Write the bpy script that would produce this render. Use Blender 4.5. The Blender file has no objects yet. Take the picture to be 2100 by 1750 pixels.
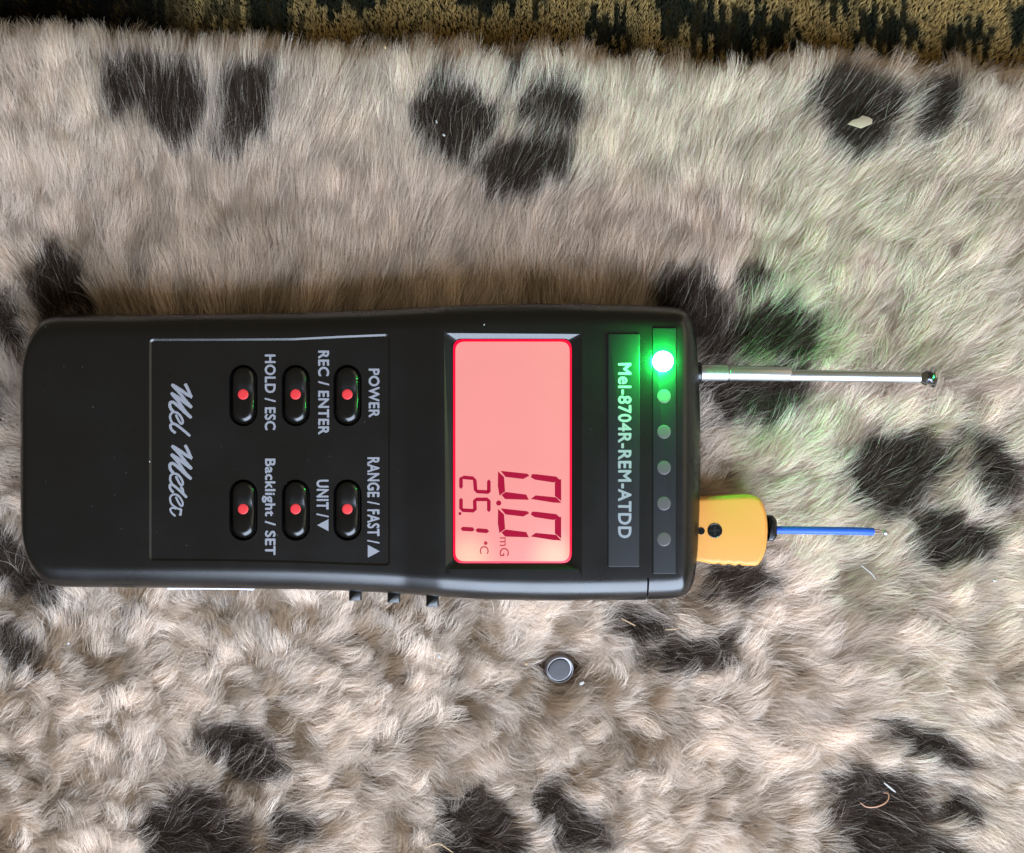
import bpy, bmesh, math
import numpy as np
from mathutils import Vector, Matrix
# ------------------------------------------------------------------ camera, world, light
sc = bpy.context.scene
COL = sc.collection
S = 0.001                      # everything below is in millimetres
H = 480.0                      # camera height above the fur tips
F = 3110.0                     # focal length in photograph units (photograph taken as 2100 wide)
cd = bpy.data.cameras.new('camera'); cam = bpy.data.objects.new('camera', cd); COL.objects.link(cam)
cam.location = (0, 0, H*S); cam.rotation_euler = (0, 0, 0)
cd.sensor_width = 36; cd.lens = 36*F/2100; cd.clip_start = 0.01; cd.clip_end = 20
sc.camera = cam
w = bpy.data.worlds.new('World'); sc.world = w; w.use_nodes = True
w.node_tree.nodes['Background'].inputs[0].default_value = (1.0, 0.85, 0.60, 1)
w.node_tree.nodes['Background'].inputs[1].default_value = 0.155
sc.view_settings.view_transform = 'Standard'; sc.view_settings.look = 'None'
sc.view_settings.exposure = 0; sc.view_settings.gamma = 1

def area(name, loc, target, sx, sy, power, color):
    l = bpy.data.lights.new(name, 'AREA'); l.shape = 'RECTANGLE'; l.size = sx; l.size_y = sy
    l.energy = power; l.color = color
    o = bpy.data.objects.new(name, l); COL.objects.link(o); o.location = loc
    o.rotation_euler = (Vector(target)-Vector(loc)).to_track_quat('-Z', 'Y').to_euler()
    return o
# daylight from a window in front of the meter (towards the bottom of the picture)
area('window_light', (0.22, -0.66, 0.44), (0, -0.04, 0), 0.85, 0.85, 28, (0.68, 0.80, 1.0))
# broad warm fill added out of view on the right to brighten the fur
area('side_fill_light', (1.7, 0.75, 1.0), (0, 0.04, 0), 2.2, 1.7, 10, (1.0, 0.86, 0.60))

# ------------------------------------------------------------------ helpers
rng = np.random.default_rng(7)
def P(px, py, z=0.0):
    k = (H-z)/F
    return ((px-1050)*k, (875-py)*k, z)
def crop(x0, y0, s):           # coordinates read off an enlarged piece of the photograph
    return lambda cx, cy: ((x0+cx/s)/1.19333, (y0+cy/s)/1.19333)
C2 = crop(350, 780, 2.734); C3 = crop(1000, 720, 2.364); C4 = crop(1420, 720, 2.365)
C5 = crop(1650, 820, 2.917); C7 = crop(300, 1300, 2.333); CM = crop(400, 925, 5.0)

def mat(name, color=(.5,.5,.5), rough=.5, metal=0, spec=.5, emit=None, es=0, bump=None, coat=0, trans=0):
    m = bpy.data.materials.new(name); m.use_nodes = True; nt = m.node_tree
    b = nt.nodes['Principled BSDF']
    b.inputs['Base Color'].default_value = (*color, 1); b.inputs['Roughness'].default_value = rough
    b.inputs['Metallic'].default_value = metal; b.inputs['Specular IOR Level'].default_value = spec
    b.inputs['Coat Weight'].default_value = coat; b.inputs['Transmission Weight'].default_value = trans
    if emit: b.inputs['Emission Color'].default_value = (*emit, 1); b.inputs['Emission Strength'].default_value = es
    if bump:
        sc_, dist, rv = bump
        tc = nt.nodes.new('ShaderNodeTexCoord'); n = nt.nodes.new('ShaderNodeTexNoise')
        n.inputs['Scale'].default_value = sc_; n.inputs['Detail'].default_value = 3
        bp = nt.nodes.new('ShaderNodeBump'); bp.inputs['Strength'].default_value = .6; bp.inputs['Distance'].default_value = dist
        nt.links.new(tc.outputs['Object'], n.inputs['Vector']); nt.links.new(n.outputs['Fac'], bp.inputs['Height'])
        nt.links.new(bp.outputs['Normal'], b.inputs['Normal'])
        n2 = nt.nodes.new('ShaderNodeTexNoise'); n2.inputs['Scale'].default_value = 60; n2.inputs['Detail'].default_value = 6
        mr = nt.nodes.new('ShaderNodeMapRange'); mr.inputs['To Min'].default_value = rough-rv; mr.inputs['To Max'].default_value = rough+rv
        nt.links.new(tc.outputs['Object'], n2.inputs['Vector']); nt.links.new(n2.outputs['Fac'], mr.inputs['Value'])
        nt.links.new(mr.outputs['Result'], b.inputs['Roughness'])
    return m
M = {}
M['plastic'] = mat('black_plastic', (.0030,.0028,.0028), .29, spec=.70, bump=(2600, .00003, .07))
M['strip'] = mat('strip_plastic', (.010,.011,.011), .42, spec=.25, bump=(3000, .00001, .05))
M['rubber'] = mat('rubber', (.003,.003,.003), .24, spec=.6, bump=(2500, .000008, .06))
M['red'] = mat('red_dot', (.68,.035,.04), .45)
M['ink'] = mat('grey_ink', (.25,.255,.28), .6, bump=(2500,.00001,.08))
M['rim'] = mat('lcd_rim', (.3,.0,.01), .3, emit=(.9,.0,.035), es=1.1)
M['seg'] = mat('lcd_segment', (.02,.002,.004), .3, spec=.2, emit=(.42,.003,.04), es=.95)
M['unit'] = mat('lcd_unit', (.02,.004,.006), .3, spec=.2, emit=(.55,.04,.07), es=.95)
M['led'] = mat('green_led_lit', (.5,.9,.6), .3, emit=(.012,1,.11), es=760)
M['lens'] = mat('led_lens', (.085,.075,.075), .35, spec=.5, bump=(1800,.00003,.1))
M['chrome'] = mat('chrome', (.52,.52,.54), .40, metal=1, bump=(500,.00001,.08))
M['darkmetal'] = mat('dark_metal', (.035,.033,.034), .6, metal=.3, bump=(900,.00002,.1))
M['steel'] = mat('steel', (.30,.29,.30), .38, metal=1, bump=(900,.00001,.1))
M['yellow'] = mat('yellow_plastic', (.62,.27,.045), .5, bump=(900,.00004,.08))
M['blue'] = mat('blue_wire', (.012,.09,.55), .5, bump=(900,.00005,.1))
M['bare'] = mat('bare_wire', (.30,.22,.17), .35, metal=.7, bump=(900,.00002,.08))
M['rib'] = mat('pale_plastic', (.62,.62,.70), .4, bump=(900,.00001,.08))
M['straw'] = mat('straw', (.50,.34,.18), .5, bump=(1500,.00003,.1))
M['copperhair'] = mat('curled_fibre', (.45,.22,.13), .45, bump=(1500,.00003,.1))
M['paper'] = mat('flake', (.36,.29,.19), .8, bump=(700,.0001,.1))
M['lint'] = mat('lint', (.50,.48,.45), .9, bump=(1500,.00008,.05))
# the lit screen: its diffuser is brighter where the two lamps behind its lower end sit
def screen_mat():
    m = mat('lcd_screen', (.03,.015,.015), .3, spec=.3, emit=(1,.36,.34), es=.93)
    nt = m.node_tree; b = nt.nodes['Principled BSDF']
    tc = nt.nodes.new('ShaderNodeTexCoord'); n = nt.nodes.new('ShaderNodeTexNoise'); n.inputs['Scale'].default_value = 45
    mr = nt.nodes.new('ShaderNodeMapRange'); mr.inputs['To Min'].default_value = .88; mr.inputs['To Max'].default_value = .98
    nt.links.new(tc.outputs['Object'], n.inputs['Vector']); nt.links.new(n.outputs['Fac'], mr.inputs['Value'])
    sx = nt.nodes.new('ShaderNodeSeparateXYZ'); nt.links.new(tc.outputs['Generated'], sx.inputs[0])
    def lamp(cx):                      # backlight lamps behind the two lower corners
        d = nt.nodes.new('ShaderNodeVectorMath'); d.operation = 'DISTANCE'; d.inputs[1].default_value = (cx, 0.03, .5)
        sc2 = nt.nodes.new('ShaderNodeVectorMath'); sc2.operation = 'MULTIPLY'; sc2.inputs[1].default_value = (1, 1.9, 0)
        of = nt.nodes.new('ShaderNodeVectorMath'); of.operation = 'ADD'; of.inputs[1].default_value = (0, 0, .5)
        nt.links.new(tc.outputs['Generated'], sc2.inputs[0]); nt.links.new(sc2.outputs[0], of.inputs[0]); nt.links.new(of.outputs[0], d.inputs[0])
        r_ = nt.nodes.new('ShaderNodeMapRange'); r_.interpolation_type = 'SMOOTHSTEP'; r_.inputs['From Min'].default_value = .30; r_.inputs['From Max'].default_value = .0
        nt.links.new(d.outputs['Value'], r_.inputs['Value']); return r_
    a1, a2 = lamp(.12), lamp(.86); ad = nt.nodes.new('ShaderNodeMath'); ad.operation = 'ADD'
    nt.links.new(a1.outputs[0], ad.inputs[0]); nt.links.new(a2.outputs[0], ad.inputs[1])
    mxc = nt.nodes.new('ShaderNodeMix'); mxc.data_type = 'RGBA'; mxc.inputs[6].default_value = (1,.355,.335,1); mxc.inputs[7].default_value = (1.05,.66,.46,1)
    nt.links.new(ad.outputs[0], mxc.inputs[0]); nt.links.new(mxc.outputs[2], b.inputs['Emission Color'])
    nt.links.new(mr.outputs['Result'], b.inputs['Emission Strength'])
    return m
M['screen'] = screen_mat()

def link(name, bm, m, parent=None, smooth=True, angle=32):
    me = bpy.data.meshes.new(name)
    for v in bm.verts: v.co *= S
    bmesh.ops.recalc_face_normals(bm, faces=bm.faces)
    a = math.radians(angle)
    for f in bm.faces: f.smooth = smooth
    for e in bm.edges:
        if len(e.link_faces) == 2 and e.calc_face_angle(0) > a: e.smooth = False
    bm.to_mesh(me); bm.free()
    if m: me.materials.append(m)
    o = bpy.data.objects.new(name, me); COL.objects.link(o)
    if parent is not None: o.parent = parent
    return o
def empty(name, loc, label, cat, group=None):
    o = bpy.data.objects.new(name, None); COL.objects.link(o); o['label'] = label; o['category'] = cat
    o.empty_display_size = .01
    if group: o['group'] = group
    return o
def rings_mesh(bm, rings, cap0=True, cap1=True):
    vs = [[bm.verts.new(p) for p in r] for r in rings]
    n = len(vs[0])
    for a, b in zip(vs, vs[1:]):
        for i in range(n):
            j = (i+1) % n
            bm.faces.new((a[i], a[j], b[j], b[i]))
    if cap0: bm.faces.new(vs[0][::-1])
    if cap1: bm.faces.new(vs[-1])
def tube(bm, pts, radii, n=14, zs=1.0, zoff=0):
    pts = [Vector(p) for p in pts]; rings = []
    if not hasattr(radii, '__len__'): radii = [radii]*len(pts)
    up = Vector((0,0,1))
    for i, p in enumerate(pts):
        t = (pts[min(i+1, len(pts)-1)]-pts[max(i-1,0)])
        if t.length < 1e-9: t = Vector((1,0,0))
        t.normalize()
        a = up.cross(t)
        if a.length < 1e-4: a = Vector((1,0,0))
        a.normalize(); b = t.cross(a)
        rings.append([p + a*math.cos(k*2*math.pi/n)*radii[i] + b*math.sin(k*2*math.pi/n)*radii[i]*zs + Vector((0,0,zoff)) for k in range(n)])
    rings_mesh(bm, rings)
def catmull(pts, sub=6):
    p = [np.array(q, float) for q in pts]; p = [2*p[0]-p[1]]+p+[2*p[-1]-p[-2]]; out = []
    for i in range(1, len(p)-2):
        for k in range(sub):
            t = k/sub
            out.append(.5*((2*p[i])+(-p[i-1]+p[i+1])*t+(2*p[i-1]-5*p[i]+4*p[i+1]-p[i+2])*t*t+(-p[i-1]+3*p[i]-3*p[i+1]+p[i+2])*t**3))
    out.append(p[-2]); return out
def disc_poly(cx, cy, r, n=32, ry=None):
    return [(cx+r*math.cos(2*math.pi*k/n), cy+(ry or r)*math.sin(2*math.pi*k/n)) for k in range(n)]
def round_poly(pts, r, k=6):
    out = []; n = len(pts)
    for i in range(n):
        p0 = Vector(pts[i-1]); p = Vector(pts[i]); p1 = Vector(pts[(i+1) % n])
        a = (p0-p); b = (p1-p); rr = min(r, a.length*.48, b.length*.48)
        s = p+a.normalized()*rr; e = p+b.normalized()*rr
        for j in range(k+1):
            t = j/k
            out.append(tuple((1-t)**2*s+2*t*(1-t)*p+t*t*e))
    return out
def ccw(poly):
    a = sum(poly[i-1][0]*poly[i][1]-poly[i][0]*poly[i-1][1] for i in range(len(poly)))
    return poly if a > 0 else poly[::-1]
def inset(poly, d):
    n = len(poly); out = []
    for i in range(n):
        a = Vector(poly[i-1]); p = Vector(poly[i]); b = Vector(poly[(i+1) % n])
        t1 = (p-a); t2 = (b-p)
        if t1.length < 1e-6 or t2.length < 1e-6: t = (b-a).normalized(); nn = Vector((-t.y, t.x)); f = 1
        else:
            t1.normalize(); t2.normalize(); n1 = Vector((-t1.y,t1.x)); n2 = Vector((-t2.y,t2.x)); nn = (n1+n2)
            nn = nn.normalized() if nn.length > 1e-6 else n1
            f = 1/max(.6, nn.dot(n1))
        out.append(tuple(p+nn*d*f))
    return out
def slab(bm, poly, z0, z1, r=0.0, rz=None, nb=4, bottom=0.0):
    poly = ccw(poly); rz = rz if rz is not None else r; rings = []
    if bottom: rings.append([(x,y,z0) for x,y in inset(poly, bottom)]); rings.append([(x,y,z0+bottom) for x,y in poly])
    else: rings.append([(x,y,z0) for x,y in poly])
    if r > 0:
        for k in range(nb+1):
            a = k/nb*math.pi/2
            rings.append([(x,y,z1-rz+rz*math.sin(a)) for x,y in inset(poly, r*(1-math.cos(a)))])
    else: rings.append([(x,y,z1) for x,y in poly])
    rings_mesh(bm, rings)
def px_poly(pts, z): return [P(x,y,z)[:2] for x,y in pts]
def rect_px(x0,y0,x1,y1,z): return px_poly([(x0,y0),(x1,y0),(x1,y1),(x0,y1)], z)

# value noise
def vnoise(x, y, seed=0):
    xi = np.floor(x).astype(np.int64); yi = np.floor(y).astype(np.int64); fx = x-xi; fy = y-yi
    def h(a, b):
        n = (a*374761393 + b*668265263 + seed*974634777) & 0xffffffff
        n = ((n ^ (n >> 13))*1274126177) & 0xffffffff
        n = n ^ (n >> 16)
        return (n & 0xffff)/65535.0
    u = fx*fx*(3-2*fx); v = fy*fy*(3-2*fy)
    return (h(xi,yi)*(1-u)+h(xi+1,yi)*u)*(1-v)+(h(xi,yi+1)*(1-u)+h(xi+1,yi+1)*u)*v
def fnoise(x, y, seed=0, o=3):
    r = 0; a = .5; t = 0
    for k in range(o): r = r+a*vnoise(x*2**k, y*2**k, seed+k); t += a; a *= .5
    return r/t

# ------------------------------------------------------------------ the surfaces: rug below, fur blanket on it
EDGE = np.array([(-1200,95),(0,78),(160,78),(300,92),(600,112),(900,120),(1100,128),(1400,152),(1550,150),(1700,130),(1900,140),(2100,152),(3300,150)], float)
def edge_y(xmm):               # y (mm) where the rolled blanket edge ends
    px = xmm*F/H+1050
    return (875-(np.interp(px, EDGE[:,0], EDGE[:,1])+16))*H/F
RE = 9.0
def zsurf(x, y):
    z = -5.5 + 3.6*(fnoise(x/42+3, y/42+9, 5, 2)-.5)
    # a fold at the upper left
    px = x*F/H+1050; py = 875-y*F/H
    b = 1/(1+np.exp((px-215-.12*(py-250))/10.0))
    z = z + 4.0*b*np.exp(-((py-300)/230)**2)
    z = z + 3.0*np.exp(-((px-1300)/700)**2-((py-160)/60)**2)
    z = z + 3.6*np.exp(-((px-1560)/200)**4-((py-790)/260)**4)      # the pile bulges up beside the sunken meter
    z = z + 3.2*np.exp(-((px-740)/860)**6-((py-900)/400)**6)
    s = np.clip(y-(edge_y(x)-RE), 0, RE*.985)
    return z-(RE-np.sqrt(RE*RE-s*s))*1.5
def nsurf(x, y):
    e = .5
    gx = (zsurf(x+e,y)-zsurf(x-e,y))/(2*e); gy = (zsurf(x,y+e)-zsurf(x,y-e))/(2*e)
    n = np.stack([-gx,-gy,np.ones_like(gx)],1); return n/np.linalg.norm(n,axis=1)[:,None]

SPOTS = [
 [(205,125),(300,135),(400,150),(430,205),(405,270),(372,318),(340,300),(300,255),(225,245)],
 [(462,150),(565,145),(552,230),(535,295),(425,305),(452,245),(452,180)],
 [(850,185),(900,160),(960,185),(1020,218),(1012,290),(960,332),(910,332),(860,295),(842,235)],
 [(1028,140),(1075,112),(1065,170),(1035,190)],
 [(1070,205),(1130,175),(1185,195),(1197,250),(1182,288),(1130,275),(1090,258),(1055,240)],
 [(1045,300),(1110,275),(1160,310),(1172,370),(1110,392),(1040,418),(985,390),(962,342)],
 [(1650,185),(1730,140),(1800,165),(1850,205),(1830,262),(1800,312),(1725,325),(1690,275)],
 [(1895,160),(1962,165),(1955,240),(1905,312),(1868,270),(1880,200)],
 [(75,540),(120,505),(150,540),(190,590),(205,660),(100,670),(60,620)],
 [(-30,590),(45,640),(58,730),(20,720),(-30,700)],
 [(-40,790),(15,800),(20,870),(-40,880)],
 [(-30,1080),(60,1140),(150,1205),(120,1245),(50,1245),(-30,1190)],
 [(-20,1285),(55,1300),(72,1370),(30,1390),(-20,1350)],
 [(1325,600),(1350,580),(1430,568),(1480,630),(1500,700),(1470,760),(1420,720),(1340,650)],
 [(1500,560),(1560,545),(1588,590),(1530,622)],
 [(1475,665),(1600,618),(1675,668),(1650,732),(1560,745),(1455,735)],
 [(1430,760),(1650,760),(1645,825),(1595,868),(1500,878),(1435,862)],
 [(1715,960),(1790,900),(1880,888),(1925,920),(1945,960),(1905,1005),(1855,1065),(1790,1075),(1745,1015)],
 [(1955,890),(2040,905),(2092,980),(2085,1040),(2025,1055),(1990,1000),(1985,950)],
 [(1860,1060),(1950,1050),(2042,1100),(2035,1155),(1900,1168),(1855,1110)],
 [(1430,1160),(1560,1160),(1595,1190),(1520,1245),(1440,1235)],
 [(1240,1245),(1360,1250),(1385,1290),(1315,1325),(1255,1295)],
 [(1290,1345),(1400,1305),(1505,1298),(1490,1365),(1380,1385),(1310,1370)],
 [(400,1510),(480,1485),(560,1540),(592,1592),(530,1612),(480,1602),(440,1562),(388,1545)],
 [(288,1670),(350,1615),(440,1635),(492,1690),(505,1800),(285,1800)],
 [(548,1670),(642,1678),(622,1725),(548,1760)],
 [(888,1640),(960,1605),(1015,1650),(1075,1720),(1065,1800),(875,1800),(900,1700)],
 [(1068,1598),(1140,1608),(1172,1650),(1235,1690),(1245,1745),(1140,1750),(1100,1690)],
 [(1818,1475),(1870,1485),(1955,1510),(2005,1575),(1940,1580),(1870,1548),(1820,1512)],
 [(1698,1590),(1760,1568),(1880,1598),(1902,1680),(1880,1780),(1740,1780),(1700,1680)],
 [(1918,1598),(1990,1640),(2032,1672),(1990,1698),(1930,1682)],
 [(1870,1725),(1940,1710),(1990,1760),(1880,1800)],
 # the print goes on beyond the frame
 [(-260,300),(-160,270),(-120,360),(-220,400)],[(-300,900),(-200,880),(-160,980),(-270,1020)],[(-250,1500),(-150,1480),(-120,1600),(-240,1590)],
 [(2220,400),(2330,380),(2350,480),(2250,500)],[(2250,1300),(2340,1280),(2380,1400),(2260,1400)],[(2300,800),(2380,820),(2370,900),(2290,890)],
 [(500,1950),(620,1920),(640,2020),(520,2050)],[(1400,1930),(1520,1900),(1560,2000),(1420,2030)],[(2200,1750),(2300,1740),(2310,1850),(2210,1840)],
]
def poly_sd(px, py, poly):
    poly = np.array(poly, float); n = len(poly); d = np.full(px.shape, 1e9); ins = np.zeros(px.shape, bool)
    for i in range(n):
        ax, ay = poly[i-1]; bx, by = poly[i]; ex, ey = bx-ax, by-ay
        t = np.clip(((px-ax)*ex+(py-ay)*ey)/(ex*ex+ey*ey), 0, 1)
        d = np.minimum(d, np.hypot(px-ax-t*ex, py-ay-t*ey))
        c = ((ay > py) != (by > py)) & (px < (bx-ax)*(py-ay)/(by-ay+1e-12)+ax)
        ins ^= c
    return np.where(ins, -d, d)
def spot_mask(x, y):           # signed distance (photo units) to the dark print
    px = x*F/(H-1)+1050; py = 875-y*F/(H-1); d = np.full(x.shape, 1e9)
    for p in SPOTS:
        a = np.array(p); lo = a.min(0)-60; hi = a.max(0)+60
        s = (px>lo[0])&(px<hi[0])&(py>lo[1])&(py<hi[1])
        if s.any(): d[s] = np.minimum(d[s], poly_sd(px[s], py[s], p))
    return d

FLOW = [(0,300,112,.5),(120,120,95,.4),(300,500,90,.35),(500,200,86,.3),(700,400,80,.3),(1000,500,70,.35),(1000,150,72,.3),(1300,300,62,.3),(1400,480,66,.35),(1700,400,52,.4),
 (1700,150,60,.4),(2050,300,40,.55),(1700,650,45,.5),(2000,700,30,.6),(1700,900,38,.6),(1600,1030,35,.6),(1950,1000,25,.7),(2050,1250,8,.7),(1750,1250,20,.7),(1600,1500,-8,.8),(1900,1450,-28,.7),
 (1950,1650,-20,.7),(1500,1300,20,.9),(1300,1500,-30,1.0),(1250,1300,-20,1.0),(1000,1600,-20,1),(900,1350,55,1),(700,1500,20,1),(500,1300,75,1),(400,1600,15,1),(150,1500,15,1),(100,1300,80,1),
 (0,1000,120,1),(30,700,110,.9),(100,560,100,.8),(700,1700,-15,1),(1400,1700,-10,.9)]
FA = np.array(FLOW, float)
def flow(x, y):
    px = x*F/H+1050; py = 875-y*F/H; c = 0; s = 0; m = 0; W = 0
    for fx, fy, a, ms in FA:
        ww = 1/(((px-fx)**2+(py-fy)**2)/1e4+.3)**2
        c = c+ww*math.cos(math.radians(a)); s = s+ww*math.sin(math.radians(a)); m = m+ww*ms; W = W+ww
    mess = m/W
    th = np.arctan2(s, c)+(fnoise(x/14+50, y/14+20, 31, 2)-.5)*3.4*np.clip(mess-.22, 0, 1)**1.3+(fnoise(x/30, y/30, 61, 1)-.5)*.5
    return th, mess
MAG = P(1147, 1373, 1.0)[:2]
def strands(x, y, th, mess, L, e0, e1, curl, K):
    n = nsurf(x, y); z = zsurf(x, y)
    pos = np.zeros((len(x), K, 3)); pos[:,0] = np.stack([x,y,z],1)
    up = np.array([0,0,1.0])
    for k in range(1, K):
        t = (k-.5)/(K-1)
        el = e0*(1-t)**1.5+e1*(1-(1-t)**1.5); a = th+curl*t*t
        d = np.stack([np.cos(a), np.sin(a), np.zeros_like(a)],1)
        d = d-n*np.sum(d*n,1)[:,None]; d /= np.linalg.norm(d,axis=1)[:,None]
        pos[:,k] = pos[:,k-1]+(d*np.cos(el)[:,None]+n*np.sin(el)[:,None])*(L/(K-1))[:,None]
    return pos
def inside_body(x, y, m):
    px = x*F/(H)+1050; py = 875-y*F/(H)
    return (px > 60+m)&(px < 1425-m)&(py > 645+m)&(py < 1210-m)
def fur_points(N, x0, x1, y0, seed, K=8, view=True):
    r = np.random.default_rng(seed)
    x = r.uniform(x0, x1, N); y = r.uniform(y0, 140, N)
    keep = (y < edge_y(x)-.15-3.2*np.clip(fnoise(x/4.5, x*0+2, 19, 2)-.35, 0, 1)) & ~inside_body(x, y, 45) & (np.hypot(x-MAG[0], y-MAG[1]) > 4.6)
    if not view: keep &= ~((np.abs(x) < 172)&(y > -142))
    x = x[keep]; y = y[keep]; n = len(x)
    G = 2.6
    # clump centres on a jittered grid: the nearest of the nine around
    gx = np.floor(x/G).astype(int); gy = np.floor(y/G).astype(int); best = np.full(n, 1e9); cx = np.zeros(n); cy = np.zeros(n)
    jx = x+r.normal(0,.35,n); jy = y+r.normal(0,.35,n)
    for i in (-1,0,1):
        for j in (-1,0,1):
            a = gx+i; b = gy+j
            h1 = (np.sin(a*127.1+b*311.7)*43758.5453) % 1; h2 = (np.sin(a*269.5+b*183.3)*24634.6345) % 1
            qx = (a+h1)*G; qy = (b+h2)*G; d = (jx-qx)**2+(jy-qy)**2
            s = d < best; best[s] = d[s]; cx[s] = qx[s]; cy[s] = qy[s]
    ch = (np.sin(cx*12.9+cy*78.2)*43758.5) % 1; ch2 = (np.sin(cx*53.9+cy*18.2)*13758.5) % 1; ch3 = (np.sin(cx*23.9+cy*48.2)*3758.5) % 1
    cyc = np.minimum(cy, edge_y(cx)-.2)
    th, mess = flow(cx, cyc)
    thc = th+(ch-.5)*(.35+1.0*mess**2); Lc = 15.5*(1-.27*mess**1.5)*(.8+.5*ch2); e0 = np.radians(50+14*(ch3-.5)+8*mess); e1 = np.radians(-6+5*mess+24*(ch2-.5)*mess)
    curl = (ch3-.5)*2.1*mess
    ths, ms = flow(x, y)
    L = Lc*(.75+.4*r.random(n)); jt = r.normal(0, .20+.32*mess, n)
    pc = strands(cx, cyc, thc, mess, Lc, e0, e1, curl, K)
    ps = strands(x, y, .5*ths+.5*thc+jt, mess, L, e0+r.normal(0,.16,n), e1+r.normal(0,.12,n), curl+r.normal(0,.4,n)*(.5+mess), K)
    # strands of a clump draw together towards their tips
    cf = np.clip(.44+.26*mess+r.normal(0,.17,n), .05, .93); off = r.normal(0,.42,(n,3)); off[:,2] *= .6
    for k in range(K):
        t = k/(K-1); ps[:,k] += (pc[:,k]+off-ps[:,k])*(cf*t**1.1)[:,None]
    fr = r.random((n,2))*6.28; amp = (.14+.6*r.random(n)**2)*(.4+.7*mess)
    for k in range(1, K):
        t = k/(K-1); ps[:,k,0] += amp*np.sin(fr[:,0]+t*9)*t; ps[:,k,1] += amp*np.sin(fr[:,1]+t*8)*t
    ok = np.hypot(ps[:,:,0]-MAG[0], ps[:,:,1]-MAG[1]).min(1) > 4.75+r.normal(0,.15,n)
    ps = ps[ok]; cx = cx[ok]; cy = cy[ok]; mess = mess[ok]; ch = ch[ok]; ch2 = ch2[ok]; n = len(cx)
    # colour of each hair by the print, judged where the hair lies
    mid = ps[:, int(K*.55)]
    sd = spot_mask(mid[:,0], mid[:,1])+(fnoise(mid[:,0]/3, mid[:,1]/3, 77, 2)-.5)*34+r.normal(0,7,n)
    dark = np.clip(.5-sd/13, 0, 1)*np.where(r.random(n) < .10, .2+.5*r.random(n), 1)
    tan = np.clip((fnoise(cx/5, cy/5, 91, 2)-.50)*4.5, 0, 1)*(.15+.85*np.clip(mess,0,1))
    tan = np.maximum(tan, (r.random(n) < .10)*.9)
    v = (.82+.34*r.random(n))*(.86+.20*ch)*np.where(ch2 > .84, 1.16, 1.0)
    light = np.array([.94,.83,.715]); brown = np.array([.39,.28,.18]); dk = np.array([.050,.035,.026])
    c = (light*(1-tan[:,None])+brown*tan[:,None])
    c = c*(1-dark[:,None])+dk*dark[:,None]*(1+1.2*r.random(n)[:,None]**2); c = c*v[:,None]
    return ps, c, dark
def hair_object(name, sets, m, parent, rad):
    P_ = np.concatenate([s[0] for s in sets]); c = np.concatenate([s[1] for s in sets]); rm = np.concatenate([s[2] for s in sets])
    n, K = P_.shape[:2]
    cv = bpy.data.hair_curves.new(name); cv.add_curves([K]*n)
    cv.attributes['position'].data.foreach_set('vector', (P_*S).astype(np.float32).ravel())
    t = np.linspace(0,1,K); prof = (1-.75*t**2)
    ra = cv.attributes.get('radius') or cv.attributes.new('radius', 'FLOAT', 'POINT')
    ra.data.foreach_set('value', (rm[:,None]*prof[None]*rad*S).astype(np.float32).ravel())
    a = cv.attributes.new('tint', 'FLOAT_COLOR', 'CURVE')
    a.data.foreach_set('color', np.concatenate([c, np.ones((n,1))],1).astype(np.float32).ravel())
    cv.materials.append(m)
    o = bpy.data.objects.new(name, cv); COL.objects.link(o); o.parent = parent; o['kind'] = 'stuff'
    return o
def fur_mat(name, root, rough=.7, tr=.36):
    m = bpy.data.materials.new(name); m.use_nodes = True; nt = m.node_tree; nt.nodes.clear()
    out = nt.nodes.new('ShaderNodeOutputMaterial'); at = nt.nodes.new('ShaderNodeAttribute'); at.attribute_name = 'tint'
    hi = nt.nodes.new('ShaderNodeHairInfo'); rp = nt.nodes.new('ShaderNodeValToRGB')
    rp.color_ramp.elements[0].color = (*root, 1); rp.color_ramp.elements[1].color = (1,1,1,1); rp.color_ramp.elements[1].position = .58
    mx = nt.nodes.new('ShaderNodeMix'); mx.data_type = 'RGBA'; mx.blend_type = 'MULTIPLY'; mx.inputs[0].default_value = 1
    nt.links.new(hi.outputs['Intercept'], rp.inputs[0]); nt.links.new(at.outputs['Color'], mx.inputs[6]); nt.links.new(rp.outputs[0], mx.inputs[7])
    b = nt.nodes.new('ShaderNodeBsdfPrincipled'); b.inputs['Roughness'].default_value = rough; b.inputs['Specular IOR Level'].default_value = .12
    tl = nt.nodes.new('ShaderNodeBsdfTranslucent'); ms = nt.nodes.new('ShaderNodeMixShader'); ms.inputs[0].default_value = tr
    nt.links.new(mx.outputs[2], b.inputs['Base Color']); nt.links.new(mx.outputs[2], tl.inputs['Color'])
    nt.links.new(b.outputs[0], ms.inputs[1]); nt.links.new(tl.outputs[0], ms.inputs[2]); nt.links.new(ms.outputs[0], out.inputs[0])
    return m

blanket = empty('fur_blanket', (0,0,0), 'shaggy cream fake fur blanket with dark brown spots lying under the black meter', 'blanket')
def grid_sheet(name, xs, ys, zf, m, parent):
    X, Y = np.meshgrid(xs, ys); Z = zf(X.ravel(), Y.ravel()); v = np.stack([X.ravel(), Y.ravel(), Z],1)*S
    nx, ny = len(xs), len(ys); i = np.arange(nx*ny).reshape(ny, nx)
    f = np.stack([i[:-1,:-1], i[:-1,1:], i[1:,1:], i[1:,:-1]],-1).reshape(-1,4)
    me = bpy.data.meshes.new(name); me.from_pydata(v.tolist(), [], f.tolist()); me.materials.append(m)
    me.polygons.foreach_set('use_smooth', [True]*len(me.polygons))
    o = bpy.data.objects.new(name, me); COL.objects.link(o)
    if parent: o.parent = parent
    return o
M['backing'] = mat('blanket_backing', (.15,.10,.065), .95, bump=(600,.0006,.04))
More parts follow.
